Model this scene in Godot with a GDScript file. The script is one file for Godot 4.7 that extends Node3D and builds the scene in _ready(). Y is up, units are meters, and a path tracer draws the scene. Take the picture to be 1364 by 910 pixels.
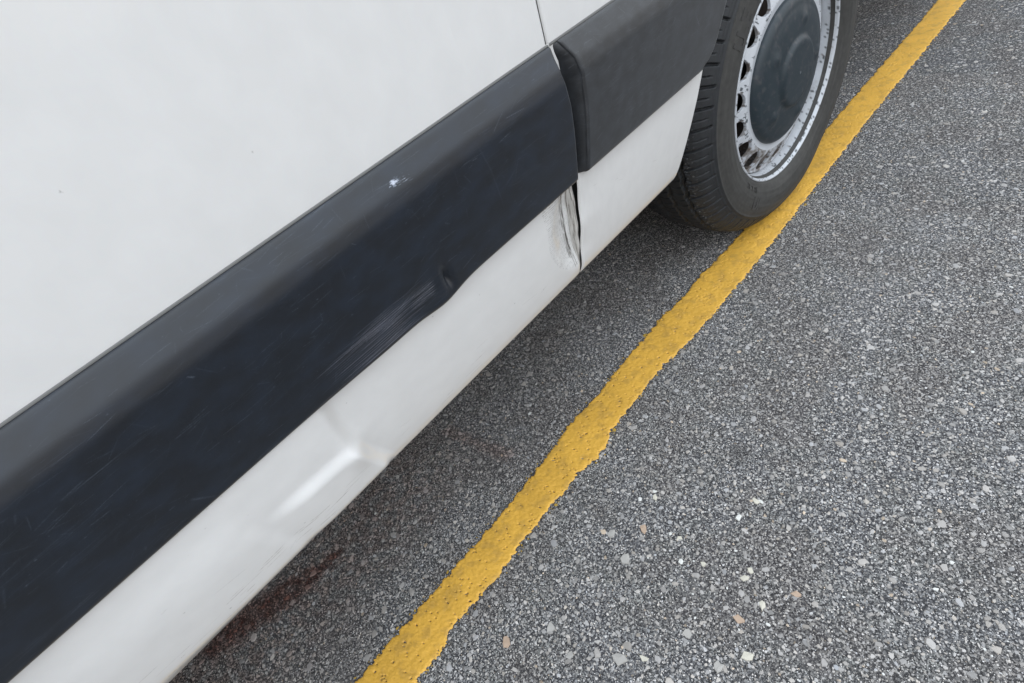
extends Node3D
# A parked white van's dented flank, its wheel and a yellow parking line on worn asphalt.
# x runs along the van, y is up, z points away from the van. Metres.

const TAU_ := 6.283185307
var rng := RandomNumberGenerator.new()
var noise_a := FastNoiseLite.new()      # general purpose value noise
var noise_b := FastNoiseLite.new()      # cellular
var M := {}

# ---------------------------------------------------------------- mesh helpers
func add_tris(idx: PackedInt32Array, a: int, b: int, c: int, d: int, s: int) -> void:
	# a (i,j) b (i+1,j) c (i+1,j+1) d (i,j+1)
	if s > 0:
		idx.append_array(PackedInt32Array([a, c, b, a, d, c]))
	else:
		idx.append_array(PackedInt32Array([a, b, c, a, c, d]))

# a grid of points f(i, j), i in 0..nu, j in 0..nv; s = +1 when du x dv points outwards
func grid_arrays(nu: int, nv: int, f: Callable, s: int, wrap_u := false, colour = null) -> Array:
	var n := (nu + 1) * (nv + 1)
	var pos := PackedVector3Array(); pos.resize(n)
	var nor := PackedVector3Array(); nor.resize(n)
	var uv := PackedVector2Array(); uv.resize(n)
	var w := nv + 1
	for i in nu + 1:
		for j in w:
			pos[i * w + j] = f.call(i, j)
			uv[i * w + j] = Vector2(float(i) / nu, float(j) / nv)
	for i in nu + 1:
		var i0 := maxi(i - 1, 0); var i1 := mini(i + 1, nu)
		if wrap_u:
			if i == 0: i0 = nu - 1
			if i == nu: i1 = 1
		for j in w:
			var j0 := maxi(j - 1, 0); var j1 := mini(j + 1, nv)
			var du := pos[i1 * w + j] - pos[i0 * w + j]
			var dv := pos[i * w + j1] - pos[i * w + j0]
			var c := du.cross(dv)
			nor[i * w + j] = (c.normalized() if c.length_squared() > 1e-20 else Vector3.UP) * s
	var idx := PackedInt32Array()
	for i in nu:
		for j in nv:
			add_tris(idx, i * w + j, (i + 1) * w + j, (i + 1) * w + j + 1, i * w + j + 1, s)
	var a := []
	a.resize(Mesh.ARRAY_MAX)
	a[Mesh.ARRAY_VERTEX] = pos; a[Mesh.ARRAY_NORMAL] = nor; a[Mesh.ARRAY_TEX_UV] = uv; a[Mesh.ARRAY_INDEX] = idx
	if colour != null:
		var col := PackedColorArray(); col.resize(n)
		for i in nu + 1:
			for j in w:
				col[i * w + j] = colour.call(i, j, pos[i * w + j])
		a[Mesh.ARRAY_COLOR] = col
	return a

func grid(nu: int, nv: int, f: Callable, s: int, wrap_u := false, colour = null) -> ArrayMesh:
	var m := ArrayMesh.new()
	m.add_surface_from_arrays(Mesh.PRIMITIVE_TRIANGLES, grid_arrays(nu, nv, f, s, wrap_u, colour))
	return m

# a lathe about the local z axis: profile points are (radius, z)
func lathe(profile: PackedVector2Array, steps: int, s: int, colour = null) -> ArrayMesh:
	return grid(steps, profile.size() - 1, func(i: int, j: int):
		var a := TAU_ * i / steps
		return Vector3(cos(a) * profile[j].x, sin(a) * profile[j].x, profile[j].y), s, true, colour)

# evenly spaced points along a polyline, softened
func resample(pts: Array, n: int, soft := 0) -> PackedVector2Array:
	var out := PackedVector2Array()
	var total := 0.0
	var at := [0.0]
	for k in range(1, pts.size()):
		total += (pts[k] as Vector2).distance_to(pts[k - 1])
		at.append(total)
	var k := 0
	for i in n + 1:
		var d := total * i / n
		while k < pts.size() - 2 and at[k + 1] < d: k += 1
		var span: float = maxf(at[k + 1] - at[k], 1e-9)
		out.append((pts[k] as Vector2).lerp(pts[k + 1], clampf((d - at[k]) / span, 0, 1)))
	for r in soft:
		var c := out.duplicate()
		for i in range(1, n):
			c[i] = out[i - 1] * 0.25 + out[i] * 0.5 + out[i + 1] * 0.25
		out = c
	return out

func lerp_table(t: Array, y: float) -> float:     # table of Vector2(key descending, value)
	if y >= t[0].x: return t[0].y
	for k in range(1, t.size()):
		if y >= t[k].x:
			return lerpf(t[k].y, t[k - 1].y, (y - t[k].x) / (t[k - 1].x - t[k].x))
	return t[t.size() - 1].y

func lerp_up(t: Array, x: float) -> float:        # table of Vector2(key ascending, value), smooth between
	if x <= t[0].x: return t[0].y
	for k in range(1, t.size()):
		if x <= t[k].x:
			return lerpf(t[k - 1].y, t[k].y, smoothstep(0.0, 1.0, (x - t[k - 1].x) / (t[k].x - t[k - 1].x)))
	return t[t.size() - 1].y

func put(called: String, mesh: Mesh, mat: Material, parent: Node) -> MeshInstance3D:
	var o := MeshInstance3D.new()
	o.name = called; o.mesh = mesh; o.material_override = mat
	o.cast_shadow = GeometryInstance3D.SHADOW_CASTING_SETTING_ON
	parent.add_child(o, true)
	return o

func seg_dist(p: Vector2, a: Vector2, b: Vector2) -> float:
	var ab := b - a
	var t := clampf((p - a).dot(ab) / ab.length_squared(), 0, 1)
	return p.distance_to(a + ab * t)

# ---------------------------------------------------------------- texture helpers
func mark(img: Image, x: int, y: int, c: Color, a: float) -> void:
	if x >= 0 and y >= 0 and x < img.get_width() and y < img.get_height():
		img.set_pixel(x, y, img.get_pixel(x, y).lerp(c, clampf(a, 0, 1)))

func stroke(img: Image, p: Vector2, q: Vector2, width: float, c: Color, a: float, ragged := 0.5) -> void:
	var n := int(p.distance_to(q)) + 1
	var side := (q - p).normalized().orthogonal()
	for i in n:
		var t := float(i) / n
		var fade := smoothstep(0.0, 0.15, t) * smoothstep(1.0, 0.75, t)
		var c0 := p.lerp(q, t)
		var k := a * fade * (1.0 - ragged * rng.randf())
		var h := int(ceil(width * 0.5))
		for s in range(-h, h + 1):
			if absf(s) <= width * 0.5 or width < 1.0:
				var v := c0 + side * s
				mark(img, int(v.x), int(v.y), c, k * (1.0 - 0.6 * absf(s) / maxf(h, 1)))

func blob(img: Image, p: Vector2, r: float, c: Color, a: float, squash := 1.0) -> void:
	var n := int(ceil(r)) + 1
	var ph := rng.randf() * 6.28; var am := rng.randf_range(0.15, 0.4)
	for dy in range(-n, n + 1):
		for dx in range(-n, n + 1):
			var ang := atan2(dy, dx)
			var rr := r * (1.0 + am * sin(ang * 3.0 + ph) + 0.2 * sin(ang * 5.0 - ph * 2.0))
			var d := Vector2(dx, dy * squash).length()
			if d <= rr:
				mark(img, int(p.x) + dx, int(p.y) + dy, c, a * smoothstep(rr, rr - 1.2, d))

# mottled base: two noises over one colour
func mottle(w: int, h: int, base: Color, amount: float, seed_: int, stretch := 1.0) -> Image:
	var n := FastNoiseLite.new(); n.seed = seed_; n.noise_type = FastNoiseLite.TYPE_SIMPLEX; n.frequency = 0.012; n.fractal_octaves = 5
	var g := n.get_image(w, int(h * stretch), false, false, false)
	g.resize(w, h)
	g.convert(Image.FORMAT_L8)
	var d := g.get_data()
	var out := PackedByteArray(); out.resize(w * h * 3)
	var r := base.r * 255; var gg := base.g * 255; var b := base.b * 255
	var lut := PackedByteArray(); lut.resize(768)
	for k in 256:
		var f := 1.0 + amount * (k / 127.5 - 1.0)
		lut[k] = clampi(int(r * f), 0, 255); lut[256 + k] = clampi(int(gg * f), 0, 255); lut[512 + k] = clampi(int(b * f), 0, 255)
	for k in w * h:
		var v := d[k]
		out[k * 3] = lut[v]; out[k * 3 + 1] = lut[256 + v]; out[k * 3 + 2] = lut[512 + v]
	return Image.create_from_data(w, h, false, Image.FORMAT_RGB8, out)

func noise_tex(freq: float, kind: int, seed_: int, size: int, as_normal: float, ramp: Gradient = null) -> NoiseTexture2D:
	var n := FastNoiseLite.new(); n.seed = seed_; n.noise_type = kind; n.frequency = freq
	n.fractal_octaves = 4
	if kind == FastNoiseLite.TYPE_CELLULAR:
		n.cellular_return_type = FastNoiseLite.RETURN_CELL_VALUE
		n.fractal_type = FastNoiseLite.FRACTAL_NONE
	var t := NoiseTexture2D.new(); t.width = size; t.height = size; t.seamless = true; t.noise = n
	if as_normal > 0.0:
		t.as_normal_map = true; t.bump_strength = as_normal
	if ramp: t.color_ramp = ramp
	return t

func textured(img: Image, rough: float) -> StandardMaterial3D:
	var m := StandardMaterial3D.new()
	img.generate_mipmaps()
	m.albedo_texture = ImageTexture.create_from_image(img)
	m.roughness = rough
	m.texture_repeat = false
	return m

func plain(c: Color, rough: float, metal := 0.0) -> StandardMaterial3D:
	var m := StandardMaterial3D.new()
	m.albedo_color = c.linear_to_srgb(); m.roughness = rough; m.metallic = metal
	return m

func lacquer(m: StandardMaterial3D) -> StandardMaterial3D:
	m.clearcoat_enabled = true; m.clearcoat = 1.0; m.clearcoat_roughness = 0.08
	return m

# ---------------------------------------------------------------- the van's section
const MOULD_TOP := 0.672
var mould_pts: PackedVector2Array        # (y, z) from the top edge down
var sill_pts: PackedVector2Array
const MOULD_N := 80
const SILL_N := 80
var LEFT_END := [Vector2(0.680, 0.4655), Vector2(0.672, 0.4650), Vector2(0.658, 0.4600), Vector2(0.644, 0.4575), Vector2(0.608, 0.4590), Vector2(0.570, 0.4535), Vector2(0.525, 0.4462), Vector2(0.50, 0.443)]
var RIGHT_FRONT := [Vector2(0.680, 0.4790), Vector2(0.671, 0.4830), Vector2(0.650, 0.4915), Vector2(0.629, 0.4925), Vector2(0.597, 0.4880), Vector2(0.524, 0.4715), Vector2(0.50, 0.468)]
var CREASE_L := [Vector2(0.525, 0.4365), Vector2(0.474, 0.4378), Vector2(0.437, 0.4385), Vector2(0.396, 0.4415), Vector2(0.354, 0.4462), Vector2(0.33, 0.4475)]
var CREASE_R := [Vector2(0.525, 0.4595), Vector2(0.474, 0.4562), Vector2(0.439, 0.4530), Vector2(0.387, 0.4505), Vector2(0.341, 0.4500), Vector2(0.33, 0.4500)]
var MOULD_ARCH := [Vector2(0.69, 0.872), Vector2(0.64, 0.850), Vector2(0.5856, 0.8259), Vector2(0.545, 0.7975), Vector2(0.535, 0.788), Vector2(0.527, 0.776), Vector2(0.5225, 0.7600), Vector2(0.50, 0.757)]
var SILL_ARCH := [Vector2(0.53, 0.790), Vector2(0.5077, 0.778), Vector2(0.4407, 0.7506), Vector2(0.362, 0.7205), Vector2(0.352, 0.716), Vector2(0.345, 0.708), Vector2(0.30, 0.70)]
const HUB := Vector3(1.1616, 0.3338, -0.4683)

func sections() -> void:
	mould_pts = resample([Vector2(0.6715, -0.4540), Vector2(0.6715, -0.4485), Vector2(0.6480, -0.4345), Vector2(0.6340, -0.4310), Vector2(0.58, -0.4300), Vector2(0.535, -0.4318), Vector2(0.5190, -0.4330), Vector2(0.5160, -0.4370), Vector2(0.5165, -0.4530)], MOULD_N, 2)
	var a := resample([Vector2(0.540, -0.4475), Vector2(0.522, -0.4480), Vector2(0.50, -0.4490), Vector2(0.47, -0.4515), Vector2(0.44, -0.4555), Vector2(0.41, -0.4605), Vector2(0.385, -0.4655), Vector2(0.365, -0.4705), Vector2(0.352, -0.4755), Vector2(0.3440, -0.4830), Vector2(0.3425, -0.4950), Vector2(0.3440, -0.5200)], SILL_N, 2)
	sill_pts = a

# dents in the left-hand moulding: a bulge of the lower edge beside the gouge
func mould_push(x: float, t: float) -> Vector2:   # (dy, dz)
	var w := exp(-pow((x - 0.203) / 0.030, 2.0)) * smoothstep(0.72, 0.97, t)
	var tail := exp(-pow((x - 0.13) / 0.07, 2.0)) * smoothstep(0.80, 0.98, t)
	var dy := -0.0058 * w - 0.0022 * tail
	var dz := 0.0
	# the gouge: plastic shoved towards +x, a torn lip with a hollow behind it
	var yy := lerpf(0.672, 0.5165, t)
	var d := Vector2((x - 0.2165) / 0.0055, (yy - 0.540) / 0.013).length()
	dz -= 0.0090 * exp(-d * d * 1.6)
	var lip := Vector2((x - 0.206) / 0.007, (yy - 0.541) / 0.014).length()
	dz += 0.0016 * exp(-lip * lip)
	for k in 6:
		var y0 := 0.527 + k * 0.0043
		var run := smoothstep(0.09 + 0.014 * k, 0.16, x) * smoothstep(0.214, 0.205, x)
		dz -= 0.0011 * run * exp(-pow((yy - y0 - (0.2 - x) * 0.08) / 0.0013, 2.0))
	return Vector2(dy, dz)

# the sill skin's dents: a buckled hollow before the crease, and added folds standing in for reflected sunlight
func sill_push(x: float, y: float) -> float:
	var dz := 0.0
	# hollow in front of the crease
	var e := Vector2((x - 0.446) / 0.060, (y - 0.448) / 0.080).length()
	dz -= 0.0095 * smoothstep(1.0, 0.40, e)
	# added folds: a bright sunlight reflection put into the shape as ledges
	var c1 := lerp_table([Vector2(0.53, 0.036), Vector2(0.478, 0.0322), Vector2(0.44, 0.0312), Vector2(0.397, 0.044), Vector2(0.34, 0.062), Vector2(0.30, 0.07)], y)
	var c2 := lerp_table([Vector2(0.46, -0.094), Vector2(0.442, -0.090), Vector2(0.34, -0.068), Vector2(0.30, -0.06)], y)
	var c3 := 0.441 - 0.05 * minf(x, 0.03)
	var away := smoothstep(-0.42, -0.10, x)
	var soft := 0.010
	dz += 0.0090 * smoothstep(c1 + soft, c1 - soft, x) * away
	dz += 0.0045 * exp(-pow(Vector2((x - 0.030) / 0.016, (y - 0.432) / 0.022).length(), 2.0))
	dz += 0.0060 * smoothstep(c3 + 0.010, c3 - 0.010, y) * smoothstep(c1 + soft, c1 - soft, x) * smoothstep(-0.085, -0.03, x)
	dz += 0.0030 * smoothstep(c2 + soft, c2 - soft, x) * smoothstep(-0.40, -0.12, x) * smoothstep(0.50, 0.44, y)
	return dz

func _ready() -> void:
	# ------------------------------------------------------------ camera, sky, sun, exposure
	var cam := Camera3D.new()
	cam.name = "camera"
	cam.position = Vector3(0, 0.8472, 0)
	cam.rotation_degrees = Vector3(-41.862, -30.920, -23.154)
	cam.fov = 66.22; cam.near = 0.02; cam.far = 400.0
	add_child(cam)
	var env := Environment.new()
	env.background_mode = Environment.BG_SKY
	var sky := ProceduralSkyMaterial.new()
	sky.sky_top_color = Color(0.890, 0.924, 0.962)
	sky.sky_horizon_color = Color(0.54, 0.515, 0.485)
	sky.sky_curve = 0.40
	sky.ground_horizon_color = Color(0.50, 0.50, 0.50)
	sky.ground_bottom_color = Color(0.40, 0.40, 0.40)
	sky.sky_energy_multiplier = 1.0
	env.sky = Sky.new(); env.sky.sky_material = sky
	env.tonemap_mode = Environment.TONE_MAPPER_LINEAR
	env.tonemap_exposure = 2.85
	env.sdfgi_enabled = true; env.ssao_enabled = true; env.ssil_enabled = true
	var we := WorldEnvironment.new(); we.name = "world_environment"; we.environment = env
	add_child(we)
	var sun := DirectionalLight3D.new()
	sun.name = "sun"
	sun.light_energy = 0.6; sun.light_angular_distance = 0.6; sun.light_color = Color(1.0, 0.94, 0.86)
	sun.shadow_enabled = true
	sun.look_at_from_position(Vector3(-1.6, 4.3, -4.2), Vector3.ZERO)
	add_child(sun)

	rng.seed = 7
	noise_a.seed = 3; noise_a.noise_type = FastNoiseLite.TYPE_SIMPLEX; noise_a.frequency = 1.0; noise_a.fractal_octaves = 3
	noise_b.seed = 5; noise_b.noise_type = FastNoiseLite.TYPE_CELLULAR; noise_b.frequency = 1.0
	noise_b.fractal_type = FastNoiseLite.FRACTAL_NONE
	noise_b.cellular_return_type = FastNoiseLite.RETURN_DISTANCE
	sections()
	materials()
	build_ground()
	build_line()
	build_van()

# ---------------------------------------------------------------- materials
func speck_white(w: int, h: int, seed_: int, specks: int) -> Image:
	rng.seed = seed_
	var img := mottle(w, h, Color(0.915, 0.912, 0.905), 0.012, seed_)
	for k in 16:                                      # hairline scratches
		var p0 := Vector2(rng.randf() * w, rng.randf() * h)
		stroke(img, p0, p0 + Vector2(rng.randf_range(10, 70), rng.randf_range(-14, 14)), 0.8, Color(0.66, 0.65, 0.63), rng.randf_range(0.1, 0.4), 0.8)
	for k in specks:
		blob(img, Vector2(rng.randf() * w, rng.randf() * h), rng.randf_range(0.6, 1.7), Color(0.45, 0.44, 0.42), rng.randf_range(0.15, 0.7))
	return img

func plastic_image(w: int, h: int, seed_: int, base: Color) -> Image:
	rng.seed = seed_
	var img := mottle(w, h, base, 0.30, seed_)
	var pale := Color(0.42, 0.44, 0.47)
	for k in 1500:                                     # fine handling scratches
		var p := Vector2(rng.randf() * w, rng.randf() * h)
		var l := rng.randf_range(8, 60)
		var ang := rng.randf_range(-0.35, 0.2) if rng.randf() < 0.75 else rng.randf_range(-1.5, 1.5)
		stroke(img, p, p + Vector2.from_angle(ang) * l, rng.randf_range(0.8, 2.2), pale, rng.randf_range(0.06, 0.40) * (1.0 if rng.randf() < 0.85 else 1.8), 0.7)
	for k in 14:                                      # long rubs where something slid along
		var p := Vector2(rng.randf() * w, rng.randf_range(0.3, 0.95) * h)
		for q in 9:
			var o := p + Vector2(rng.randf_range(-20, 20), rng.randf_range(-9, 9))
			stroke(img, o, o + Vector2(rng.randf_range(40, 150), rng.randf_range(-10, 6)), rng.randf_range(0.8, 1.8), pale, rng.randf_range(0.06, 0.26), 0.7)
	for k in 420:
		blob(img, Vector2(rng.randf() * w, rng.randf() * h), rng.randf_range(0.8, 2.0), pale, rng.randf_range(0.1, 0.5))
	return img

func materials() -> void:
	M.paint = lacquer(textured(speck_white(1024, 1024, 11, 34), 0.45))
	M.paint.texture_repeat = true; M.paint.uv1_scale = Vector3(5.0, 3.0, 1.0)
	M.paint_plain = lacquer(plain(Color(0.82, 0.81, 0.785), 0.45))
	M.dark = plain(Color(0.040, 0.040, 0.040), 0.8)
	M.drum = plain(Color(0.075, 0.06, 0.05), 0.85)
	M.seal = plain(Color(0.16, 0.16, 0.155), 0.7)
	M.under = plain(Color(0.03, 0.029, 0.028), 0.85)

	# grained plastic
	var xa := -0.9; var len_l := 0.4655 + 0.9
	var img := plastic_image(2048, 512, 31, Color(0.070, 0.100, 0.140))
	var at := func(x: float, y: float) -> Vector2:    # rough place in the picture of the moulding
		return Vector2((x - xa) / len_l * 2048.0, clampf(mould_v(y), 0, 1) * 512.0)
	rng.seed = 5
	var pale := Color(0.50, 0.49, 0.52)
	for k in 190:                                     # drag marks that lead to the gouge
		var y := rng.randf_range(0.521, 0.556)
		var x1 := 0.213 - rng.randf() * 0.06 - absf(y - 0.54) * 0.5
		var x0 := x1 - rng.randf_range(0.015, 0.11)
		stroke(img, at.call(x0, y + rng.randf_range(-0.002, 0.001)), at.call(x1, y), rng.randf_range(0.8, 2.2), pale, rng.randf_range(0.10, 0.62), 0.5)
	for k in 26:
		var y := rng.randf_range(0.535, 0.551)
		stroke(img, at.call(0.172 + rng.randf() * 0.02, y - 0.001), at.call(0.214, y), 1.6, Color(0.55, 0.54, 0.56), 0.5, 0.5)
	for k in 60:                                      # white transfer on the bend
		var off := Vector2(absf(rng.randfn()) * 7.0 * (1.0 if rng.randf() < 0.7 else 2.4), rng.randfn() * 4.5)
		blob(img, (at.call(0.2150, 0.6540) as Vector2) + off, rng.randf_range(1.2, 3.6), Color(0.80, 0.82, 0.87), rng.randf_range(0.12, 0.55) * exp(-off.x * 0.03), rng.randf_range(0.8, 2.2))
	for k in 5:
		blob(img, (at.call(0.2165, 0.6540) as Vector2) + Vector2(rng.randfn() * 3.0, rng.randfn() * 3.5), rng.randf_range(1.6, 3.2), Color(0.80, 0.82, 0.87), 0.6, rng.randf_range(0.9, 1.6))
	for k in 16:
		var p: Vector2 = at.call(0.226 + rng.randfn() * 0.0045, 0.6505 + rng.randfn() * 0.0016)
		stroke(img, p, p + Vector2(rng.randf_range(3, 9), rng.randf_range(0, 3)), 1.3, Color(0.7, 0.72, 0.76), rng.randf_range(0.3, 0.7))
	for k in 3:                                       # a faint drip line down the face
		stroke(img, at.call(0.318 + k * 0.0006, 0.640), at.call(0.330 + k * 0.0006, 0.552), 1.5, pale, 0.14, 0.7)
	M.plastic_l = textured(img, 0.36)
	var img2 := plastic_image(1024, 512, 47, Color(0.135, 0.145, 0.160))
	rng.seed = 9
	for k in 700:                                     # chafed corner at the gap
		var u := 0.085 + absf(rng.randfn()) * 0.022
		var p := Vector2(u * 1024.0, rng.randf_range(0.36, 0.97) * 512.0)
		blob(img2, p, rng.randf_range(0.6, 1.8), Color(0.44, 0.47, 0.51), rng.randf_range(0.1, 0.5) * exp(-absf(u - 0.09) * 30.0))
	for k in 150:                                     # slanting scuffs along its lower half
		var p := Vector2(rng.randf_range(120, 800), rng.randf_range(300, 500))
		stroke(img2, p, p + Vector2(rng.randf_range(10, 44), -rng.randf_range(2, 12)), 1.2, Color(0.42, 0.43, 0.44), rng.randf_range(0.08, 0.4), 0.7)
	M.plastic_r = textured(img2, 0.42)
	for m in [M.plastic_l, M.plastic_r]:
		m.rim_enabled = true; m.rim = 0.2; m.rim_tint = 0.3; m.metallic_specular = 0.55
	M.plastic_r.rim = 0.4
	# sill paint
	var s := speck_white(2048, 512, 51, 60)
	rng.seed = 13
	var xs := -0.9; var len_s := 0.4475 + 0.9
	var dirt := Color(0.30, 0.28, 0.25)
	for k in 2600:                                    # road film speckles about the crease, thickest at the top
		var y := 0.512 - pow(rng.randf(), 2.0) * 0.11
		var x := 0.438 - pow(rng.randf(), 1.6) * (0.045 if y > 0.46 else 0.03)
		blob(s, Vector2((x - xs) / len_s * 2048.0, sill_v(y) * 512.0), rng.randf_range(0.5, 1.6), dirt, rng.randf_range(0.08, 0.55))
	for k in 9000:                                    # grey rubbed dust that fills the hollow, edge and grain as on the van
		var q := Vector2.from_angle(rng.randf() * TAU_) * sqrt(rng.randf())
		var x := 0.446 + q.x * 0.054; var y := 0.446 + q.y * 0.072
		if x > 0.446 or noise_a.get_noise_2d(x * 60, y * 60) < -0.45: continue
		blob(s, Vector2((x - xs) / len_s * 2048.0, sill_v(y) * 512.0), rng.randf_range(0.6, 1.8), Color(0.42, 0.42, 0.41), rng.randf_range(0.06, 0.24))
	for k in 90:                                      # black grime dragged down beside the seam
		var y := rng.randf_range(0.40, 0.515)
		var x := lerp_table(CREASE_L, y) - absf(rng.randfn()) * 0.0035
		var u := (x - xs) / len_s * 2048.0
		stroke(s, Vector2(u, sill_v(y) * 512.0), Vector2(u + rng.randf_range(-1, 2), sill_v(y - rng.randf_range(0.006, 0.03)) * 512.0), 1.0, Color(0.15, 0.125, 0.10), rng.randf_range(0.25, 0.9), 0.6)
	for k in 170:                                     # thin scrapes along the bottom edge
		var y := 0.343 + pow(rng.randf(), 1.4) * 0.06
		var x := rng.randf_range(-0.75, 0.25)
		var v := sill_v(y) * 512.0
		var u := (x - xs) / len_s * 2048.0
		stroke(s, Vector2(u, v), Vector2(u + rng.randf_range(8, 60), v + rng.randf_range(-1, 1)), rng.randf_range(0.6, 1.3), Color(0.50, 0.47, 0.44), rng.randf_range(0.1, 0.55), 0.8)
	for k in 500:                                     # ochre film under the moulding and on the hem
		var hem := rng.randf() < 0.5
		var y := (0.517 - absf(rng.randfn()) * 0.004) if not hem else (0.346 + absf(rng.randfn()) * 0.006)
		blob(s, Vector2(rng.randf() * 2048.0, sill_v(y) * 512.0), rng.randf_range(0.6, 2.0), Color(0.60, 0.52, 0.38), rng.randf_range(0.04, 0.25))
	M.sill_l = lacquer(textured(s, 0.45))
	var s2 := speck_white(1024, 512, 61, 20)
	rng.seed = 17
	for k in 300:
		var y := 0.517 - absf(rng.randfn()) * 0.004
		blob(s2, Vector2(rng.randf() * 1024.0, sill_v(y) * 512.0), rng.randf_range(0.6, 2.0), Color(0.60, 0.52, 0.38), rng.randf_range(0.04, 0.22))
	for k in 200:
		blob(s2, Vector2(absf(rng.randfn()) * 10.0, rng.randf_range(60, 400)), rng.randf_range(0.6, 1.6), dirt, rng.randf_range(0.1, 0.5))
	M.sill_r = lacquer(textured(s2, 0.45))
	# the bent flange: bare, scraped and sooty
	var fi := mottle(64, 256, Color(0.80, 0.79, 0.77), 0.08, 83)
	rng.seed = 84
	for k in 70:
		var u := rng.randf() * 64.0; var v := rng.randf() * 220.0
		stroke(fi, Vector2(u, v), Vector2(u + rng.randf_range(-4, 4), v + rng.randf_range(15, 90)), rng.randf_range(0.8, 2.6), Color(0.15, 0.115, 0.085), rng.randf_range(0.2, 0.85), 0.5)
	for k in 12:
		var v := rng.randf() * 200.0
		stroke(fi, Vector2(10 + rng.randf() * 5.0, v), Vector2(9 + rng.randf() * 5.0, v + 60.0), 3.0, Color(0.08, 0.075, 0.07), 0.7, 0.4)
	M.flange = textured(fi, 0.5)
	# rubber, rim
	M.rubber = plain(Color.WHITE, 0.62); M.rubber.vertex_color_use_as_albedo = true
	M.letter = plain(Color(0.050, 0.049, 0.047), 0.6)
	M.rim = StandardMaterial3D.new(); M.rim.vertex_color_use_as_albedo = true
	M.rim.roughness = 0.38; M.rim.metallic = 0.1
	M.cap = plain(Color.WHITE, 0.42); M.cap.vertex_color_use_as_albedo = true
	# asphalt
	var g := Gradient.new()
	g.offsets = PackedFloat32Array([0.0, 0.35, 0.6, 0.8, 1.0])
	g.colors = PackedColorArray([Color(0.20, 0.20, 0.21), Color(0.28, 0.28, 0.29), Color(0.38, 0.38, 0.39), Color(0.52, 0.52, 0.52), Color(0.70, 0.70, 0.70)])
	M.asphalt = StandardMaterial3D.new()
	M.asphalt.albedo_texture = noise_tex(0.22, FastNoiseLite.TYPE_CELLULAR, 71, 1024, 0.0, g)
	M.asphalt.normal_enabled = true
	M.asphalt.normal_texture = noise_tex(0.16, FastNoiseLite.TYPE_SIMPLEX, 72, 1024, 6.0)
	M.asphalt.normal_scale = 1.0
	M.asphalt.uv1_triplanar = true; M.asphalt.uv1_world_triplanar = true
	M.asphalt.uv1_scale = Vector3(2.3, 2.3, 2.3)
	M.asphalt.roughness = 0.85
	M.asphalt.vertex_color_use_as_albedo = true
	M.stone = plain(Color.WHITE, 0.7); M.stone.vertex_color_use_as_albedo = true
	M.yellow = plain(Color.WHITE, 0.6); M.yellow.vertex_color_use_as_albedo = true

func mould_v(y: float) -> float:      # share of the moulding's girth at height y
	for j in MOULD_N:
		if mould_pts[j + 1].x <= y: return float(j) / MOULD_N
	return 1.0

func sill_v(y: float) -> float:
	for j in SILL_N:
		if sill_pts[j + 1].x <= y: return float(j) / SILL_N
	return 1.0

# ---------------------------------------------------------------- ground
func line_left(x: float) -> float:
	return lerp_up([Vector2(-0.6, -0.527), Vector2(-0.19, -0.526), Vector2(0.0186, -0.5244), Vector2(0.093, -0.5225), Vector2(0.198, -0.524), Vector2(0.30, -0.5284), Vector2(0.373, -0.536), Vector2(0.4677, -0.5307), Vector2(0.5576, -0.5367), Vector2(0.64, -0.534), Vector2(0.704, -0.536), Vector2(0.768, -0.527), Vector2(0.872, -0.531), Vector2(0.90, -0.524), Vector2(1.05, -0.520), Vector2(1.6, -0.527), Vector2(2.4, -0.522)], x)

func line_right(x: float) -> float:
	return lerp_up([Vector2(-0.6, -0.447), Vector2(-0.126, -0.445), Vector2(-0.066, -0.443), Vector2(-0.046, -0.456), Vector2(0.0588, -0.449), Vector2(0.142, -0.454), Vector2(0.29, -0.4525), Vector2(0.332, -0.4425), Vector2(0.365, -0.4445), Vector2(0.40, -0.456), Vector2(0.492, -0.456), Vector2(0.576, -0.457), Vector2(0.672, -0.4444), Vector2(0.79, -0.441), Vector2(0.92, -0.438), Vector2(1.6, -0.443), Vector2(2.4, -0.440)], x)

func stain(x: float, z: float) -> float:    # dark red-brown fluid that dripped beside the sill
	var p := Vector2(x, z)
	var d := minf(seg_dist(p, Vector2(-0.092, -0.738), Vector2(-0.15, -0.746)), seg_dist(p, Vector2(-0.15, -0.746), Vector2(-0.34, -0.80)))
	var wide := 0.010 + 0.030 * smoothstep(-0.09, -0.22, x)
	return smoothstep(wide, wide * 0.35, d + 0.010 * noise_a.get_noise_2d(x * 90, z * 90)) * (0.72 + 0.4 * noise_a.get_noise_2d(x * 40 + 9, z * 40))

func red_veil_tint(x: float, z: float) -> float:    # red light veil painted into the colour: a band and fainter patches
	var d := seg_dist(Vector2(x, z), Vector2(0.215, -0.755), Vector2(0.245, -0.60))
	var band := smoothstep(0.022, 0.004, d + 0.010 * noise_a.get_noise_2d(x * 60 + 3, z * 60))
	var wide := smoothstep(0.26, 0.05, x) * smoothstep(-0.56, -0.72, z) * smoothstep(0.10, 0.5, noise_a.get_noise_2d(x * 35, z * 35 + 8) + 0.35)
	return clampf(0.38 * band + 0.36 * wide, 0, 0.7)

func oil(x: float, z: float) -> float:
	var d := Vector2(x - 0.474, z + 0.240).length() + 0.006 * noise_a.get_noise_2d(x * 90, z * 90)
	var e := Vector2(x - 1.52, (z + 0.12) * 1.3).length() + 0.02 * noise_a.get_noise_2d(x * 30, z * 30)
	return clampf(0.6 * smoothstep(0.024, 0.010, d) + 0.35 * smoothstep(0.07, 0.03, e), 0, 1)

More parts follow.
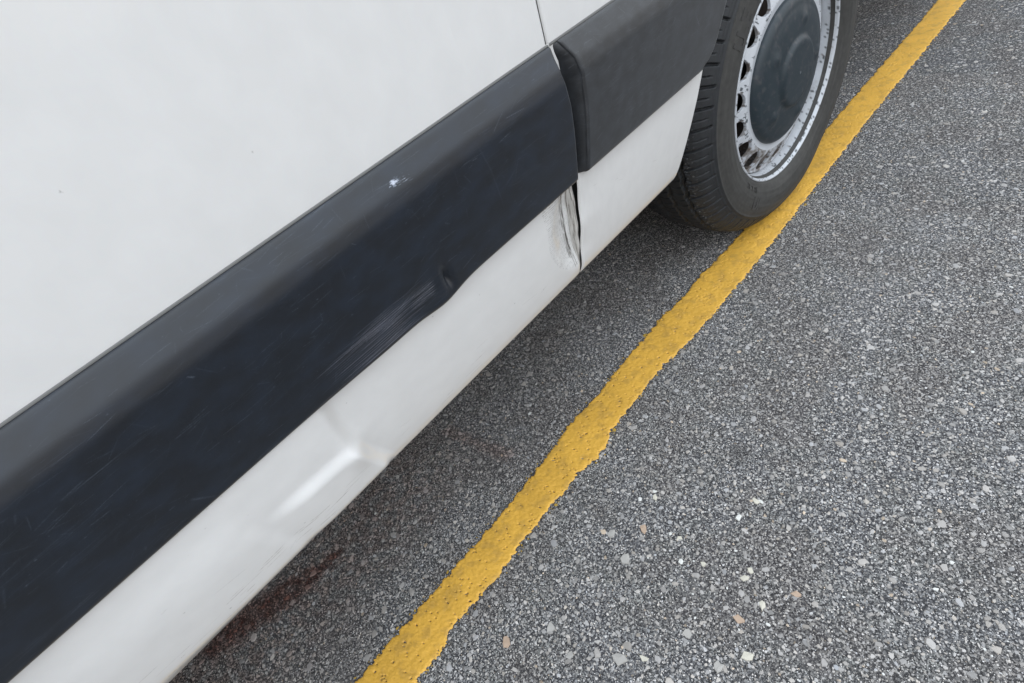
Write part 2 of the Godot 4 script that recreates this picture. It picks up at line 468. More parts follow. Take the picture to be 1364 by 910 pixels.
func chip(sides: int, seed_: int) -> ArrayMesh:   # a broken stone set in the bitumen: worn top, sloping flanks
	rng.seed = seed_
	var st := SurfaceTool.new(); st.begin(Mesh.PRIMITIVE_TRIANGLES)
	st.set_smooth_group(-1)
	var top: Array[Vector3] = []; var low: Array[Vector3] = []
	var el := rng.randf_range(0.55, 1.0)
	for k in sides:
		var a := TAU_ * (k + rng.randf_range(-0.3, 0.3)) / sides
		var r := rng.randf_range(0.30, 0.56)
		top.append(Vector3(cos(a) * r * 0.86, rng.randf_range(-0.05, 0.03), sin(a) * r * el * 0.86))
		low.append(Vector3(cos(a) * r * 1.05, -0.22, sin(a) * r * el * 1.05))
	var mid := Vector3(rng.randf_range(-0.1, 0.1), rng.randf_range(0.01, 0.05), rng.randf_range(-0.1, 0.1))
	for k in sides:
		var n := (k + 1) % sides
		for v in [mid, top[k], top[n], top[k], low[k], low[n], top[k], low[n], top[n]]:
			st.add_vertex(v)
	st.generate_normals()
	return st.commit()

func build_ground() -> void:
	var ground := Node3D.new(); ground.name = "asphalt_ground"
	add_child(ground)
	ground.set_meta("kind", "structure")
	ground.set_meta("label", "worn grey asphalt with exposed stone chips and a red-brown stain")
	var dust := func(x: float, z: float) -> float:
		return 1.0 + 0.16 * noise_a.get_noise_2d(x * 4.0, z * 4.0) + 0.08 * noise_a.get_noise_2d(x * 15.0 + 50, z * 15.0)
	var x0 := -1.3; var z0 := -1.5; var lx := 4.4; var lz := 2.2
	var nx := 440; var nz := 220
	var near := grid(nx, nz, func(i: int, j: int): return Vector3(x0 + lx * i / nx, 0.0, z0 + lz * j / nz), -1, false,
		func(_i, _j, p: Vector3):
			var f: float = dust.call(p.x, p.z)
			var s := clampf(stain(p.x, p.z), 0, 1)
			return Color(1.06 * f, f, 0.95 * f).lerp(Color(0.26, 0.06, 0.03), s).lerp(Color(0.9, 0.56, 0.44), red_veil_tint(p.x, p.z)).lerp(Color(0.4, 0.4, 0.4), oil(p.x, p.z)))
	put("road_surface", near, M.asphalt, ground)
	var far := PlaneMesh.new(); far.size = Vector2(300, 300)
	var fm: StandardMaterial3D = M.asphalt.duplicate(); fm.vertex_color_use_as_albedo = false; fm.albedo_color = Color(0.95, 0.95, 0.96)
	var fo := put("outer_road_surface", far, fm, ground); fo.position.y = -0.004

	# embedded aggregate
	var variants := []
	for k in 7: variants.append(chip(5 + k % 3, 100 + k))
	var lists := []
	for k in 7: lists.append([])
	rng.seed = 77
	var sizes := [[0.0105, 0.0170, 0.027, 0.0], [0.0052, 0.0095, 0.0115, 1.0], [0.0030, 0.0058, 0.0056, 2.0], [0.0014, 0.0032, 0.0038, 3.0]]
	for sz in sizes:
		var step: float = sz[2]
		var zz := -1.25
		while zz < 0.40:
			var xx := -1.1
			while xx < 2.75:
				var x := xx + rng.randf_range(-0.5, 0.5) * step
				var z := zz + rng.randf_range(-0.5, 0.5) * step
				xx += step
				if sz[3] == 2.0 and (x > 1.9 or z < -1.0): continue
				if sz[3] == 3.0 and (x > 1.25 or x < -0.5 or z < -0.95 or z > 0.2): continue
				if sz[3] == 0.0 and rng.randf() < 0.45: continue
				if z > line_left(x) - 0.002 and z < line_right(x) + 0.002: continue
				var d: float = lerpf(sz[0], sz[1], pow(rng.randf(), 1.6))
				var b := Basis(Vector3.UP, rng.randf() * TAU_) * Basis(Vector3.RIGHT, rng.randfn() * 0.10) * Basis(Vector3.BACK, rng.randfn() * 0.10)
				b = b.scaled_local(Vector3(d, d * rng.randf_range(0.45, 0.8), d * rng.randf_range(0.75, 1.1)))
				var g := 0.24 + 0.24 * pow(rng.randf(), 1.4)
				if sz[3] == 2.0: g = 0.13 + 0.46 * pow(rng.randf(), 1.9)
				if sz[3] == 3.0: g = 0.14 + 0.62 * pow(rng.randf(), 2.0)
				if sz[3] == 0.0: g = 0.26 + 0.16 * rng.randf()
				g *= dust.call(x, z)
				var warm := rng.randfn() * 0.022
				var c := Color(g * (1.05 + warm), g, g * (0.95 - warm * 1.3))
				var pick := rng.randf()
				if pick < 0.015: c = Color(g * 1.25, g * 1.02, g * 0.78)
				elif pick < 0.022: c = Color(0.66, 0.66, 0.63)
				var s := clampf(stain(x, z), 0, 1)
				c = c.lerp(Color(g * 0.40, g * 0.07, g * 0.03), s)
				c = c.lerp(Color(g * 1.0, g * 0.62, g * 0.50), red_veil_tint(x, z))
				c = c.lerp(Color(0.13, 0.13, 0.13), oil(x, z))
				var edge := minf(absf(z - line_left(x)), absf(z - line_right(x)))
				if edge < 0.010 and rng.randf() < 0.40 * (1.0 - edge / 0.010): c = Color(0.42, 0.27, 0.045)
				lists[rng.randi() % 7].append([Transform3D(b, Vector3(x, d * rng.randf_range(0.02, 0.11), z)), c])
			zz += step
	for k in 7:
		var mm := MultiMesh.new(); mm.transform_format = MultiMesh.TRANSFORM_3D; mm.use_colors = true
		mm.mesh = variants[k]; mm.instance_count = lists[k].size()
		for i in lists[k].size():
			mm.set_instance_transform(i, lists[k][i][0]); mm.set_instance_color(i, lists[k][i][1])
		var o := MultiMeshInstance3D.new(); o.name = "stone_aggregate"; o.multimesh = mm; o.material_override = M.stone
		o.set_meta("kind", "stuff")
		ground.add_child(o, true)
	# the larger pale and tan stones that stand out one by one
	var cream := Color(0.60, 0.57, 0.48); var white := Color(0.70, 0.70, 0.66); var grey := Color(0.40, 0.385, 0.36); var tan := Color(0.46, 0.34, 0.25)
	var big := [[0.3704, -0.1879, 0.015, white, 0.2], [0.4083, -0.1798, 0.015, cream, 1.0], [0.4120, -0.1730, 0.010, white, 1.4], [0.3356, -0.3197, 0.010, white, 2.0], [0.327, -0.313, 0.012, cream, 0.5],
		[0.2688, -0.2987, 0.016, tan, 0.4], [0.2868, -0.2599, 0.009, white, 3.0], [0.258, -0.2242, 0.009, white, 1.2], [0.2874, -0.2442, 0.010, cream, 0.1], [0.2898, -0.1397, 0.014, cream, 2.2],
		[0.3045, -0.138, 0.012, cream, 0.9], [0.0016, -0.3687, 0.018, tan, 0.7], [0.1115, -0.1964, 0.016, cream, 1.9], [0.2111, -0.2946, 0.021, grey, 0.0], [0.0905, -0.2225, 0.022, grey, 2.6],
		[0.2743, -0.196, 0.010, cream, 1.7], [0.234, -0.3372, 0.017, grey, 1.1], [0.060, -0.327, 0.018, grey, 0.3], [0.050, -0.280, 0.016, grey, 2.9], [0.175, -0.165, 0.016, grey, 1.0],
		[0.27, -0.105, 0.015, cream, 0.6], [0.235, -0.12, 0.018, tan, 1.8], [0.20, -0.09, 0.019, cream, 2.4], [0.165, -0.115, 0.017, grey, 0.8], [0.31, -0.075, 0.016, tan, 2.0]]
	for k in big.size():
		var q = big[k]
		var o := put("stone", chip(5 + k % 3, 300 + k), null, ground)
		var m := plain(q[3], 0.65); o.material_override = m
		o.position = Vector3(q[0], q[2] * 0.09, q[1])
		o.rotation = Vector3(0.04, q[4], -0.05); o.scale = Vector3(q[2], q[2] * 0.8, q[2]) * 1.1

# ---------------------------------------------------------------- yellow line
func build_line() -> void:
	var x0 := -0.75; var x1 := 2.75
	var step := 0.0019
	var nx := int((x1 - x0) / step); var nz := 60
	var za := -0.5485; var zb := -0.4285
	var fine := FastNoiseLite.new(); fine.seed = 91; fine.noise_type = FastNoiseLite.TYPE_SIMPLEX; fine.frequency = 1.0; fine.fractal_octaves = 3
	var w := nz + 1
	var pos := PackedVector3Array(); pos.resize((nx + 1) * w)
	var col := PackedColorArray(); col.resize((nx + 1) * w)
	var keep := PackedByteArray(); keep.resize((nx + 1) * w)
	for i in nx + 1:
		var x := x0 + step * i
		var l := line_left(x); var r := line_right(x)
		for j in w:
			var z := za + (zb - za) * j / nz
			var rag := 0.0024 * fine.get_noise_2d(x * 120, z * 120) + 0.0040 * fine.get_noise_2d(x * 38 + 7, z * 38)
			var inside := minf(z - l, r - z) + rag
			var lump := noise_b.get_noise_2d(x * 130, z * 130)           # cells: the stones under the paint
			var rough := fine.get_noise_2d(x * 230, z * 230)
			var h := 0.0020 - 0.0011 * (lump + 0.75) + 0.0005 * rough
			var pit := fine.get_noise_2d(x * 62 + 31, z * 62 + 13)
			var crack := absf(fine.get_noise_2d(x * 55 + 77, z * 55 + 3))
			var hole := pit > 0.75 or (crack < 0.014 and fine.get_noise_2d(x * 23, z * 23 + 40) > 0.20)
			h = maxf(h, 0.0007)
			if hole: h = -0.0012
			var k := i * w + j
			if inside < 0.0: h = -0.002
			else: h *= smoothstep(-0.001, 0.004, inside)
			keep[k] = 1 if inside > -0.002 else 0
			pos[k] = Vector3(x, h, z)
			var t := 1.0 + 0.10 * fine.get_noise_2d(x * 9, z * 9) + 0.10 * rough
			var c := Color(0.74 * t, 0.42 * t, 0.062 * t)
			var grime := smoothstep(0.15, 0.55, fine.get_noise_2d(x * 24 + 5, z * 24) + 0.45 * rough)
			c = c.lerp(Color(0.36, 0.22, 0.06), 0.40 * grime)
			col[k] = c
	var nor := PackedVector3Array(); nor.resize(pos.size())
	for i in nx + 1:
		for j in w:
			var du := pos[mini(i + 1, nx) * w + j] - pos[maxi(i - 1, 0) * w + j]
			var dv := pos[i * w + mini(j + 1, nz)] - pos[i * w + maxi(j - 1, 0)]
			nor[i * w + j] = -du.cross(dv).normalized()
	var idx := PackedInt32Array()
	for i in nx:
		for j in nz:
			var a := i * w + j; var b := a + w
			if keep[a] + keep[b] + keep[a + 1] + keep[b + 1] >= 2:
				add_tris(idx, a, b, b + 1, a + 1, -1)
	var arr := []; arr.resize(Mesh.ARRAY_MAX)
	arr[Mesh.ARRAY_VERTEX] = pos; arr[Mesh.ARRAY_NORMAL] = nor; arr[Mesh.ARRAY_COLOR] = col; arr[Mesh.ARRAY_INDEX] = idx
	var m := ArrayMesh.new(); m.add_surface_from_arrays(Mesh.PRIMITIVE_TRIANGLES, arr)
	var o := put("parking_line", m, M.yellow, self)
	o.set_meta("label", "ragged yellow painted parking line on the asphalt beside the white van")
	o.set_meta("category", "road marking")

# ---------------------------------------------------------------- the van
func build_van() -> void:
	var van := Node3D.new(); van.name = "white_van"
	add_child(van)
	van.set_meta("label", "white van with black side moulding, dented sill and a worn steel wheel")
	van.set_meta("category", "van")
	var xl := -3.6; var xr := 3.3            # ends of the body
	# upper side panels: the section from the moulding up to the roof and over
	var upper := resample([Vector2(0.640, -0.4540), Vector2(0.672, -0.4525), Vector2(0.70, -0.4515), Vector2(0.76, -0.4512), Vector2(0.9, -0.4520), Vector2(1.25, -0.462), Vector2(1.7, -0.505), Vector2(2.15, -0.585), Vector2(2.30, -0.64), Vector2(2.36, -0.75), Vector2(2.40, -1.05), Vector2(2.41, -1.425)], 60, 1)
	var gap := 0.0026
	var seam_x := func(y: float) -> float: return 0.4640 - 0.06 * maxf(y - 0.72, 0.0) * 0.0
	var lip := func(d: float) -> float: return -0.0032 * (1.0 - sqrt(clampf(1.0 - pow(1.0 - clampf(d / 0.0045, 0, 1), 2.0), 0, 1)))
	var xs_l := []                               # columns, dense at the seam
	for k in 60: xs_l.append(lerpf(xl, 0.45, pow(k / 59.0, 0.7)))
	for k in 12: xs_l.append(lerpf(0.451, 0.4640, (k + 1) / 12.0))
	var pl := put("side_panel", grid(xs_l.size() - 1, 60, func(i: int, j: int):
		var p := upper[j]
		var wave := 0.0006 * noise_a.get_noise_2d(xs_l[i] * 2.6, p.x * 3.4)
		return Vector3(xs_l[i], p.x, p.y + wave + lip.call(0.4640 - xs_l[i])), 1), M.paint, van)
	pl.set_meta("label", "plain white side panel")
	var xs_r := []
	for k in 10: xs_r.append(lerpf(0.4640 + gap, 0.4790, k / 10.0))
	for k in 60: xs_r.append(lerpf(0.4790, xr, k / 59.0))
	put("side_panel", grid(xs_r.size() - 1, 60, func(i: int, j: int):
		var x: float = xs_r[i]
		var p := upper[j]
		var y := p.x
		var dx := x - HUB.x
		if absf(dx) < 0.44:
			var arch := HUB.y + sqrt(0.44 * 0.44 - dx * dx)
			if y < arch + 0.0: y = lerpf(arch, maxf(arch, 0.9), clampf((y - 0.64) / 0.26, 0, 1)) if y < 0.9 else y
		return Vector3(x, y, p.y + lip.call(x - 0.4640 - gap)), 1), M.paint, van)
	# the far side and the roof's other half, the ends, the floor
	put("far_side_panel", grid(1, 60, func(i: int, j: int):
		var p := upper[j]
		return Vector3(lerpf(xl, xr, i), p.x if j > 0 else 0.345, -2.85 - p.y), -1), M.paint_plain, van)
	for e in [xl, xr]:
		put("end_panel", grid(1, 60, func(i: int, j: int):
			var p := upper[j]
			return Vector3(e, p.x if j > 0 else 0.345, p.y if i == 0 else -2.85 - p.y), 1 if e > 0 else -1), M.paint_plain, van)
	var fl := BoxMesh.new(); fl.size = Vector3(xr - xl - 0.02, 0.02, 1.84)
	put("floor", fl, M.under, van).position = Vector3((xr + xl) * 0.5, 0.385, -1.445)
	# unseen frame and tank, added under the floor to darken the ground
	for z in [-0.86, -1.98]:
		var rail := BoxMesh.new(); rail.size = Vector3(xr - xl - 0.3, 0.16, 0.07)
		put("added_chassis_rail", rail, M.under, van).position = Vector3((xr + xl) * 0.5, 0.295, z)
	var tank := BoxMesh.new(); tank.size = Vector3(1.5, 0.19, 0.62)
	put("added_fuel_tank", tank, M.under, van).position = Vector3(-0.1, 0.279, -1.25)
	var axle := CylinderMesh.new(); axle.top_radius = 0.05; axle.bottom_radius = 0.05; axle.height = 1.5
	var ax := put("axle", axle, M.under, van); ax.position = Vector3(HUB.x, HUB.y, -1.44); ax.rotation.x = PI / 2
	# what one sees through the seams
	put("door_pillar", grid(1, 6, func(i: int, j: int): return Vector3(0.40 + i * 0.12, 0.36 + j * 0.22, [-0.500, -0.474, -0.4600, -0.4580, -0.4580, -0.4640, -0.50][j]), 1), M.seal, van)
	put("pillar_flange", grid(8, 4, func(i: int, j: int): return Vector3(lerpf(0.4600, 0.4900, i / 8.0), lerpf(0.515, 0.6735, j / 4.0), -0.4525 - 0.001 * absf(i - 2)), 1), M.paint_plain, van)
	var seal := grid(60, 2, func(i: int, j: int): return Vector3(lerpf(xl, 0.4640, i / 60.0), lerpf(0.6700, 0.6733, j / 2.0), -0.4522 + (0.0018 if j == 1 else 0.0)), 1)
	put("moulding_seal", seal, M.seal, van)
	put("moulding_seal", grid(20, 2, func(i: int, j: int): return Vector3(lerpf(0.4672, 0.83, i / 20.0), lerpf(0.6700, 0.6733, j / 2.0), -0.4522 + (0.0018 if j == 1 else 0.0)), 1), M.seal, van)

	# black mouldings
	var nl := 420
	put("moulding", grid(nl, MOULD_N, func(i: int, j: int):
		var q := mould_pts[j]
		var t := float(j) / MOULD_N
		var u := float(i) / nl
		var end := lerp_table(LEFT_END, q.x)
		var x := lerpf(-0.9, end, u)
		if u > 0.985: x = lerpf(lerpf(-0.9, end, 0.985), end, sin((u - 0.985) / 0.015 * PI * 0.5))
		var d := mould_push(x, mould_t(q.x))
		var edge := maxf(0.0, (u - 0.9955) / 0.0045)
		return Vector3(x, q.x + d.x, q.y + d.y - 0.0025 * edge * edge), 1), M.plastic_l, van).set_meta("label", "black moulding with a gouge and a white scuff")
	put("moulding_extension", grid(1, MOULD_N, func(i: int, j: int):
		var q := mould_pts[j]
		return Vector3(lerpf(xl, -0.9, i), q.x, q.y), 1), M.plastic_l, van)
	var nr := 240
	put("moulding", grid(nr, MOULD_N, func(i: int, j: int):
		var q := mould_pts[j]
		var front := lerp_table(RIGHT_FRONT, q.x)
		var fin := lerp_table(MOULD_ARCH, q.x)
		var k := 28
		var x := 0.0
		var zz := q.y
		if i <= k:
			var s := float(i) / k
			if s < 0.55:
				x = lerpf(front - 0.0150, front - 0.0042, s / 0.55)
				zz = lerpf(-0.4545, q.y - 0.0038, s / 0.55)
			else:
				var ang := (s - 0.55) / 0.45 * PI * 0.5
				x = front - 0.0042 + 0.0042 * (1.0 - cos(ang))
				zz = q.y - 0.0038 * (1.0 - sin(ang))
			zz = maxf(zz, -0.4545)
		else:
			x = lerpf(front, fin, float(i - k) / (nr - k))
			var dd := fin - x
			zz -= 0.004 * pow(maxf(0.0, 1.0 - dd / 0.008), 2.0)
		return Vector3(x, q.x, zz), 1), M.plastic_r, van)
	put("moulding", grid(60, MOULD_N, func(i: int, j: int):
		var q := mould_pts[j]
		var from := 2.0 * HUB.x - lerp_table(MOULD_ARCH, q.x)
		return Vector3(lerpf(from, xr, i / 60.0), q.x, q.y), 1), M.plastic_r, van)

	# white sills
	var ns := 520
	put("sill", grid(ns, SILL_N, func(i: int, j: int):
		var q := sill_pts[j]
		var end := lerp_table(CREASE_L, q.x)
		var x := lerpf(-0.9, end, float(i) / ns)
		var low := smoothstep(0.347, 0.378, q.x)
		var roll := maxf(0.0, 1.0 - (end - x) / 0.006)
		return Vector3(x, q.x, q.y + sill_push(x, q.x) * low - 0.0014 * roll * roll), 1), M.sill_l, van).set_meta("label", "white sill, dented and dirty at its buckled end")
	put("sill_extension", grid(1, SILL_N, func(i: int, j: int):
		var q := sill_pts[j]
		return Vector3(lerpf(xl, -0.9, i), q.x, q.y), 1), M.paint_plain, van)
	put("sill", grid(160, SILL_N, func(i: int, j: int):
		var q := sill_pts[j]
		var from := lerp_table(CREASE_R, q.x)
		var fin := lerp_table(SILL_ARCH, q.x)
		var x := lerpf(from, fin, pow(i / 160.0, 1.3))
		var roll := maxf(0.0, 1.0 - (x - from) / 0.004)
		var wob := 0.0012 * sin(q.x * 90.0) * exp(-(x - from) / 0.02)
		return Vector3(x, q.x, q.y - 0.003 * roll * roll + wob), 1), M.sill_r, van)
	put("sill", grid(40, SILL_N, func(i: int, j: int):
		var q := sill_pts[j]
		var from := 2.0 * HUB.x - lerp_table(SILL_ARCH, q.x)
		return Vector3(lerpf(from, xr, i / 40.0), q.x, q.y), 1), M.sill_r, van)
	# the bent flange that shows in the buckled seam
	put("bent_flange", grid(24, 60, func(i: int, j: int):
		var y := lerpf(0.522, 0.344, j / 60.0)
		var a := lerp_table(CREASE_L, y) - 0.0030
		var b := lerp_table(CREASE_R, y) - lerpf(0.0070, 0.0004, smoothstep(0.52, 0.40, y))
		var s := i / 24.0
		var z := 0.0
		for k in SILL_N:
			if sill_pts[k + 1].x <= y:
				z = sill_pts[k].y; break
		var fold := 0.0030 * exp(-pow((s - 0.30) / 0.18, 2.0)) + 0.0016 * exp(-pow((s - 0.72) / 0.12, 2.0)) + 0.0008 * sin(y * 160.0) * s
		var sunk := sill_push(a, y) * smoothstep(0.347, 0.378, y) * (1.0 - smoothstep(0.25, 0.8, s))
		return Vector3(lerpf(a, maxf(b, a + 0.0008), s), y, z - 0.0036 + fold * 0.8 - 0.002 * s + sunk), 1), M.flange, van)
	# wheel housing
	put("wheel_housing", grid(48, 4, func(i: int, j: int):
		var a := lerpf(0.28, PI - 0.28, i / 48.0)
		return Vector3(HUB.x + cos(a) * 0.437, HUB.y + sin(a) * 0.437, lerpf(-0.462, -0.80, j / 4.0)), 1), M.dark, van)
	put("wheel_housing", grid(2, 2, func(i: int, j: int): return Vector3(HUB.x - 0.46 + 0.46 * i, 0.42 + 0.20 * j, -0.80), 1), M.dark, van)
	build_wheel(van)

func mould_t(y: float) -> float:
	return clampf((0.672 - y) / (0.672 - 0.5165), 0, 1)

# ---------------------------------------------------------------- wheel
func build_wheel(van: Node3D) -> void:
	var wheel := Node3D.new(); wheel.name = "wheel"
	wheel.position = HUB; wheel.rotation.y = -0.035
	van.add_child(wheel, true)
	var zc := -0.108                                 # middle plane of the tyre
	var half := [Vector2(0.210, 0.088), Vector2(0.215, 0.0985), Vector2(0.224, 0.1035), Vector2(0.238, 0.1085), Vector2(0.240, 0.1100), Vector2(0.258, 0.1135), Vector2(0.275, 0.1130), Vector2(0.288, 0.1105), Vector2(0.2950, 0.1085), Vector2(0.2965, 0.1098), Vector2(0.2985, 0.1094), Vector2(0.3000, 0.1065), Vector2(0.306, 0.1035), Vector2(0.314, 0.0990), Vector2(0.323, 0.0930), Vector2(0.332, 0.0830), Vector2(0.3385, 0.0700), Vector2(0.3425, 0.0500), Vector2(0.3445, 0.0250), Vector2(0.3450, 0.0)]
	var outer := resample(half, 110, 1)
	var inner_half := resample(half, 40, 1)
	var prof := PackedVector2Array()
	for p in outer: prof.append(p)
	for k in range(39, -1, -1): prof.append(Vector2(inner_half[k].x, -inner_half[k].y))
	var n := prof.size()
	var na := 1800
	var pitch := 57.0
	var tooth := func(a: float, count: float) -> float:   # 0..1 across one pitch
		return fposmod(a * count / TAU_, 1.0)
	var notch := func(u: float, at: float, wide: float) -> float:
		return smoothstep(wide, wide * 0.45, absf(u - at))
	var relief := func(r: float, w: float, a: float) -> float:
		var d := 0.0
		var aw := absf(w)
		var zig := 0.0022 * (absf(fposmod(a * pitch / TAU_, 1.0) * 2.0 - 1.0) * 2.0 - 1.0)
		if r > 0.327:
			for g in [-0.056, -0.019, 0.019, 0.056]:
				d = maxf(d, 0.0065 * smoothstep(0.0048, 0.0030, absf(w - g - zig)))
			# chevron sipes on the ribs
			if aw < 0.072:
				var v: float = tooth.call(a + 0.9 * absf(fposmod(w + 0.5, 0.037) - 0.0185) , pitch * 2.0)
				d = maxf(d, 0.0026 * notch.call(v, 0.5, 0.10))
		if aw > 0.060 and r > 0.302:
			var u: float = tooth.call(a + 0.35 * (aw - 0.06), pitch)
			d = maxf(d, 0.0050 * notch.call(u, 0.5, 0.085) * smoothstep(0.302, 0.308, r))
			d = maxf(d, 0.0024 * notch.call(u, 0.02, 0.055) * smoothstep(0.310, 0.318, r) * smoothstep(0.336, 0.330, r))
		if r > 0.300 and r < 0.313 and aw > 0.09:
			d -= 0.0013 * exp(-pow((r - 0.3045) / 0.0011, 2.0)) + 0.0010 * exp(-pow((r - 0.3095) / 0.0010, 2.0))
		return d
	var tyre := grid(na, n - 1, func(i: int, j: int):
		var a := TAU_ * (i % na) / na
		var p := prof[j]
		var t := (prof[mini(j + 1, n - 1)] - prof[maxi(j - 1, 0)]).normalized()
		var nrm := Vector2(-t.y, t.x)                # outwards
		var d: float = relief.call(p.x, p.y, a)
		p -= nrm * d
		var v := Vector3(cos(a) * p.x, sin(a) * p.x, p.y + zc)
		# the tyre stands flat on the road and bulges there
		var lowest := -HUB.y + 0.0012
		var press := smoothstep(-0.80, -1.0, sin(a))
		v.z += 0.006 * press * (1.0 if p.y > 0 else -1.0) * smoothstep(0.34, 0.28, p.x) * smoothstep(0.21, 0.24, p.x)
		v.y = maxf(v.y, lowest)
		return v, 1, true, func(i: int, j: int, p: Vector3):
			var r := prof[j].x; var w := prof[j].y
			var a := TAU_ * i / na
			var nz := noise_a.get_noise_3d(p.x * 60, p.y * 60, p.z * 60)
			var f := noise_a.get_noise_3d(p.x * 400, p.y * 400, p.z * 400)
			var c := Color(0.024, 0.026, 0.029) * (1.0 + 0.25 * nz + 0.2 * f)
			if r > 0.300 and w > 0.055 and relief.call(r, w, a) < 0.001:        # chalky scuffs on the shoulder blocks
				var ch := smoothstep(0.25, 0.65, noise_a.get_noise_3d(p.x * 150, p.y * 150, p.z * 150 + 9) + 0.3 * f) * exp(-pow((r - 0.338) / 0.006, 2.0))
				c = c.lerp(Color(0.24, 0.25, 0.26), 0.8 * ch)
			if r < 0.297: c = Color(0.050, 0.049, 0.046) * (1.0 + 0.25 * nz + 0.22 * noise_a.get_noise_2d(r * 160, a * 1.5))
			c.a = 1.0
			return c)
	put("tyre", tyre, M.rubber, wheel)
	# raised lettering on the sidewall
	var words := [["USER", 0.268, -126.0, 0.030, 5.2], ["LI 2 RF", 0.2385, -139.0, 0.011, 2.0], ["UE", 0.264, 146.0, 0.036, 8.0]]
	var font := SystemFont.new(); font.font_names = PackedStringArray(["Droid Sans"]); font.font_weight = 700
	for q in words:
		var st := SurfaceTool.new()
		var any := false
		for k in (q[0] as String).length():
			var ch: String = q[0][k]
			if ch == " ": continue
			var tm := TextMesh.new(); tm.text = ch; tm.font = font; tm.font_size = 32; tm.pixel_size = float(q[3]) / 24.0; tm.depth = 0.0010
			var ang := deg_to_rad(q[2] + k * q[4])
			if q[2] > 0: ang = deg_to_rad(q[2] - k * q[4])
			var turn := ang + PI * 0.5 if q[2] < 0 else ang - PI * 0.5
			var zz := 0.0
			var tr := Transform3D(Basis(Vector3.BACK, turn), Vector3(cos(ang) * q[1], sin(ang) * q[1], zz))
			var la := tm.get_mesh_arrays()
			var lm := ArrayMesh.new()
			var lv: PackedVector3Array = la[Mesh.ARRAY_VERTEX]
			for nn in lv.size():
				var w := tr * lv[nn]
				var rr := Vector2(w.x, w.y).length()
				var base_z := 0.10
				for hk in half.size() - 1:
					if half[hk].x <= rr and half[hk + 1].x > rr:
						base_z = lerpf(half[hk].y, half[hk + 1].y, (rr - half[hk].x) / (half[hk + 1].x - half[hk].x))
				w.z = zc + base_z + (0.0011 if lv[nn].z > 0.0 else -0.003)
				lv[nn] = w
			la[Mesh.ARRAY_VERTEX] = lv
			lm.add_surface_from_arrays(Mesh.PRIMITIVE_TRIANGLES, la)
			st.append_from(lm, 0, Transform3D(Basis(), Vector3.ZERO)); any = true
		if any: put("raised_lettering", st.commit(), M.letter, wheel)
	# rim: flange, barrel
	var rust := func(p: Vector3, base: Color, dirt_level: float) -> Color:
		var g := noise_a.get_noise_3d(p.x * 70, p.y * 70, p.z * 70)
		var h := noise_a.get_noise_3d(p.x * 170 + 4, p.y * 170, p.z * 170)
		var c := base * (1.0 + 0.05 * h)
		c.a = 1.0
		var dirty := smoothstep(dirt_level, dirt_level + 0.5, g + 0.5 * h)
		c = c.lerp(Color(0.12, 0.085, 0.06), 0.85 * dirty)
		return c
	var silver := Color(0.60, 0.625, 0.66)
	var barrel := resample([Vector2(0.2150, -0.016), Vector2(0.2195, -0.011), Vector2(0.2210, -0.0065), Vector2(0.2200, -0.0040), Vector2(0.2180, -0.0036), Vector2(0.2160, -0.0055), Vector2(0.2135, -0.0130), Vector2(0.2105, -0.0220), Vector2(0.2085, -0.0320), Vector2(0.2070, -0.0480), Vector2(0.1930, -0.0540), Vector2(0.1900, -0.16)], 44, 0)
	put("rim", lathe(barrel, 360, 1, func(i: int, j: int, p: Vector3):
		var c: Color = rust.call(p, silver, 0.45 if j < 16 else -0.75)
		if j < 16 and noise_a.get_noise_3d(p.x * 110 + 3, p.y * 110, p.z * 110) + 0.4 * noise_a.get_noise_3d(p.x * 300, p.y * 300, p.z * 300) > 0.34 + 0.05 * absf(j - 7): c = Color(0.03, 0.033, 0.036)
		return c), M.rim, wheel)
	# the pressed disc: a ring of sectors, each with its round hole
	var holes := 19
	var rc := 0.1795; var rh := 0.0205
	var z_of := func(r: float) -> float: return -0.0310 + 0.0150 * smoothstep(0.196, 0.150, r) - 0.006 * smoothstep(0.186, 0.202, r)
	var arrs := []
	for h in holes:
		var mid := TAU_ * (h + 0.21) / holes
		var ha := 0.0255; var hb := PI / holes * rc
		arrs.append(grid_arrays(96, 21, func(i: int, j: int):
			var ph := TAU_ * (i % 96) / 96.0
			var dx := cos(ph); var dy := sin(ph)
			var reach := minf(ha / maxf(absf(dx), 1e-6), hb / maxf(absf(dy), 1e-6))
			var s := maxf(0.0, (j - 3) / 18.0)
			var pa := lerpf(rh * dx, reach * dx, s); var pb := lerpf(rh * dy, reach * dy, s)
			var r := rc + pa
			var th := mid + pb / rc
			var back := 0.0
			if j < 3: back = [-0.006, -0.003, -0.0010][j]
			return Vector3(cos(th) * r, sin(th) * r, z_of.call(r) + back), -1, true, func(_i, j: int, p: Vector3):
				var c: Color = rust.call(p, silver, 0.9)
				var e := noise_a.get_noise_3d(p.x * 48 + 31, p.y * 48, 3.0) + 0.45 * noise_a.get_noise_3d(p.x * 150, p.y * 150, 8.0)
				var rr := Vector2(p.x, p.y).length()
				if e > 0.39 - 0.10 * smoothstep(0.165, 0.150, rr): c = Color(0.10, 0.11, 0.125)
				if j < 7 and e > 0.12 + 0.05 * (j - 3): c = c.lerp(Color(0.13, 0.10, 0.075), 0.6)
				if p.y < -0.10: c = c.lerp(Color(0.17, 0.14, 0.115), smoothstep(-0.5, 0.35, e) * 0.75)
				return c))
	var dm := ArrayMesh.new()
	var P := PackedVector3Array(); var N := PackedVector3Array(); var C := PackedColorArray(); var I := PackedInt32Array()
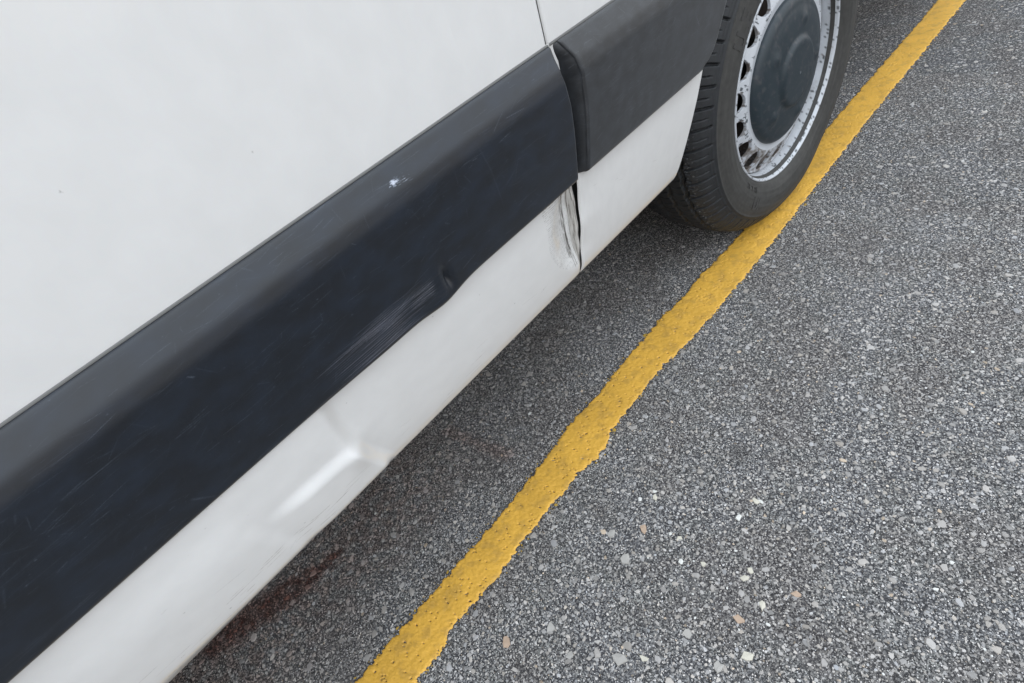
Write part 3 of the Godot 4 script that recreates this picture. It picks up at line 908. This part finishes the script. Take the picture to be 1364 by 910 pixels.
	for a in arrs:
		var off := P.size()
		P.append_array(a[Mesh.ARRAY_VERTEX]); N.append_array(a[Mesh.ARRAY_NORMAL]); C.append_array(a[Mesh.ARRAY_COLOR])
		for v in a[Mesh.ARRAY_INDEX]: I.append(v + off)
	var da := []; da.resize(Mesh.ARRAY_MAX)
	da[Mesh.ARRAY_VERTEX] = P; da[Mesh.ARRAY_NORMAL] = N; da[Mesh.ARRAY_COLOR] = C; da[Mesh.ARRAY_INDEX] = I
	dm.add_surface_from_arrays(Mesh.PRIMITIVE_TRIANGLES, da)
	put("wheel_disc", dm, M.rim, wheel)
	var inner_disc := resample([Vector2(0.1540, z_of.call(0.1540)), Vector2(0.120, -0.022), Vector2(0.08, -0.030), Vector2(0.0, -0.030)], 12, 0)
	put("wheel_disc_centre", lathe(inner_disc, 120, 1, func(_i, _j, p: Vector3): return rust.call(p, silver, 0.7)), M.rim, wheel)
	# dark plastic cap
	var cap := resample([Vector2(0.141, -0.0220), Vector2(0.1415, -0.0165), Vector2(0.139, -0.0110), Vector2(0.131, -0.0050), Vector2(0.105, 0.0020), Vector2(0.080, 0.0050), Vector2(0.068, 0.0055), Vector2(0.064, 0.0120), Vector2(0.058, 0.0140), Vector2(0.0, 0.0150)], 40, 1)
	put("hub_cap", grid(240, 40, func(i: int, j: int):
		var a := TAU_ * (i % 240) / 240.0
		var c := cap[j]
		var nut := 0.0045 * pow(maxf(0.0, cos(a * 5.0)), 5.0) * exp(-pow((c.x - 0.098) / 0.011, 2.0))
		var ring := 0.0008 * exp(-pow((c.x - 0.122) / 0.0015, 2.0))
		return Vector3(cos(a) * c.x, sin(a) * c.x, c.y + nut - ring), 1, true, func(_i, j: int, p: Vector3):
			var d := noise_a.get_noise_3d(p.x * 60, p.y * 60, 5.0) + 0.5 * noise_a.get_noise_3d(p.x * 260, p.y * 260, 2.0)
			return Color(0.022, 0.032, 0.042).lerp(Color(0.10, 0.10, 0.095), 0.45 * smoothstep(0.1, 0.8, d))), M.cap, wheel)
	# drum behind the disc
	put("brake_drum", lathe(PackedVector2Array([Vector2(0.189, -0.120), Vector2(0.17, -0.105), Vector2(0.0, -0.100)]), 60, 1), M.drum, wheel)
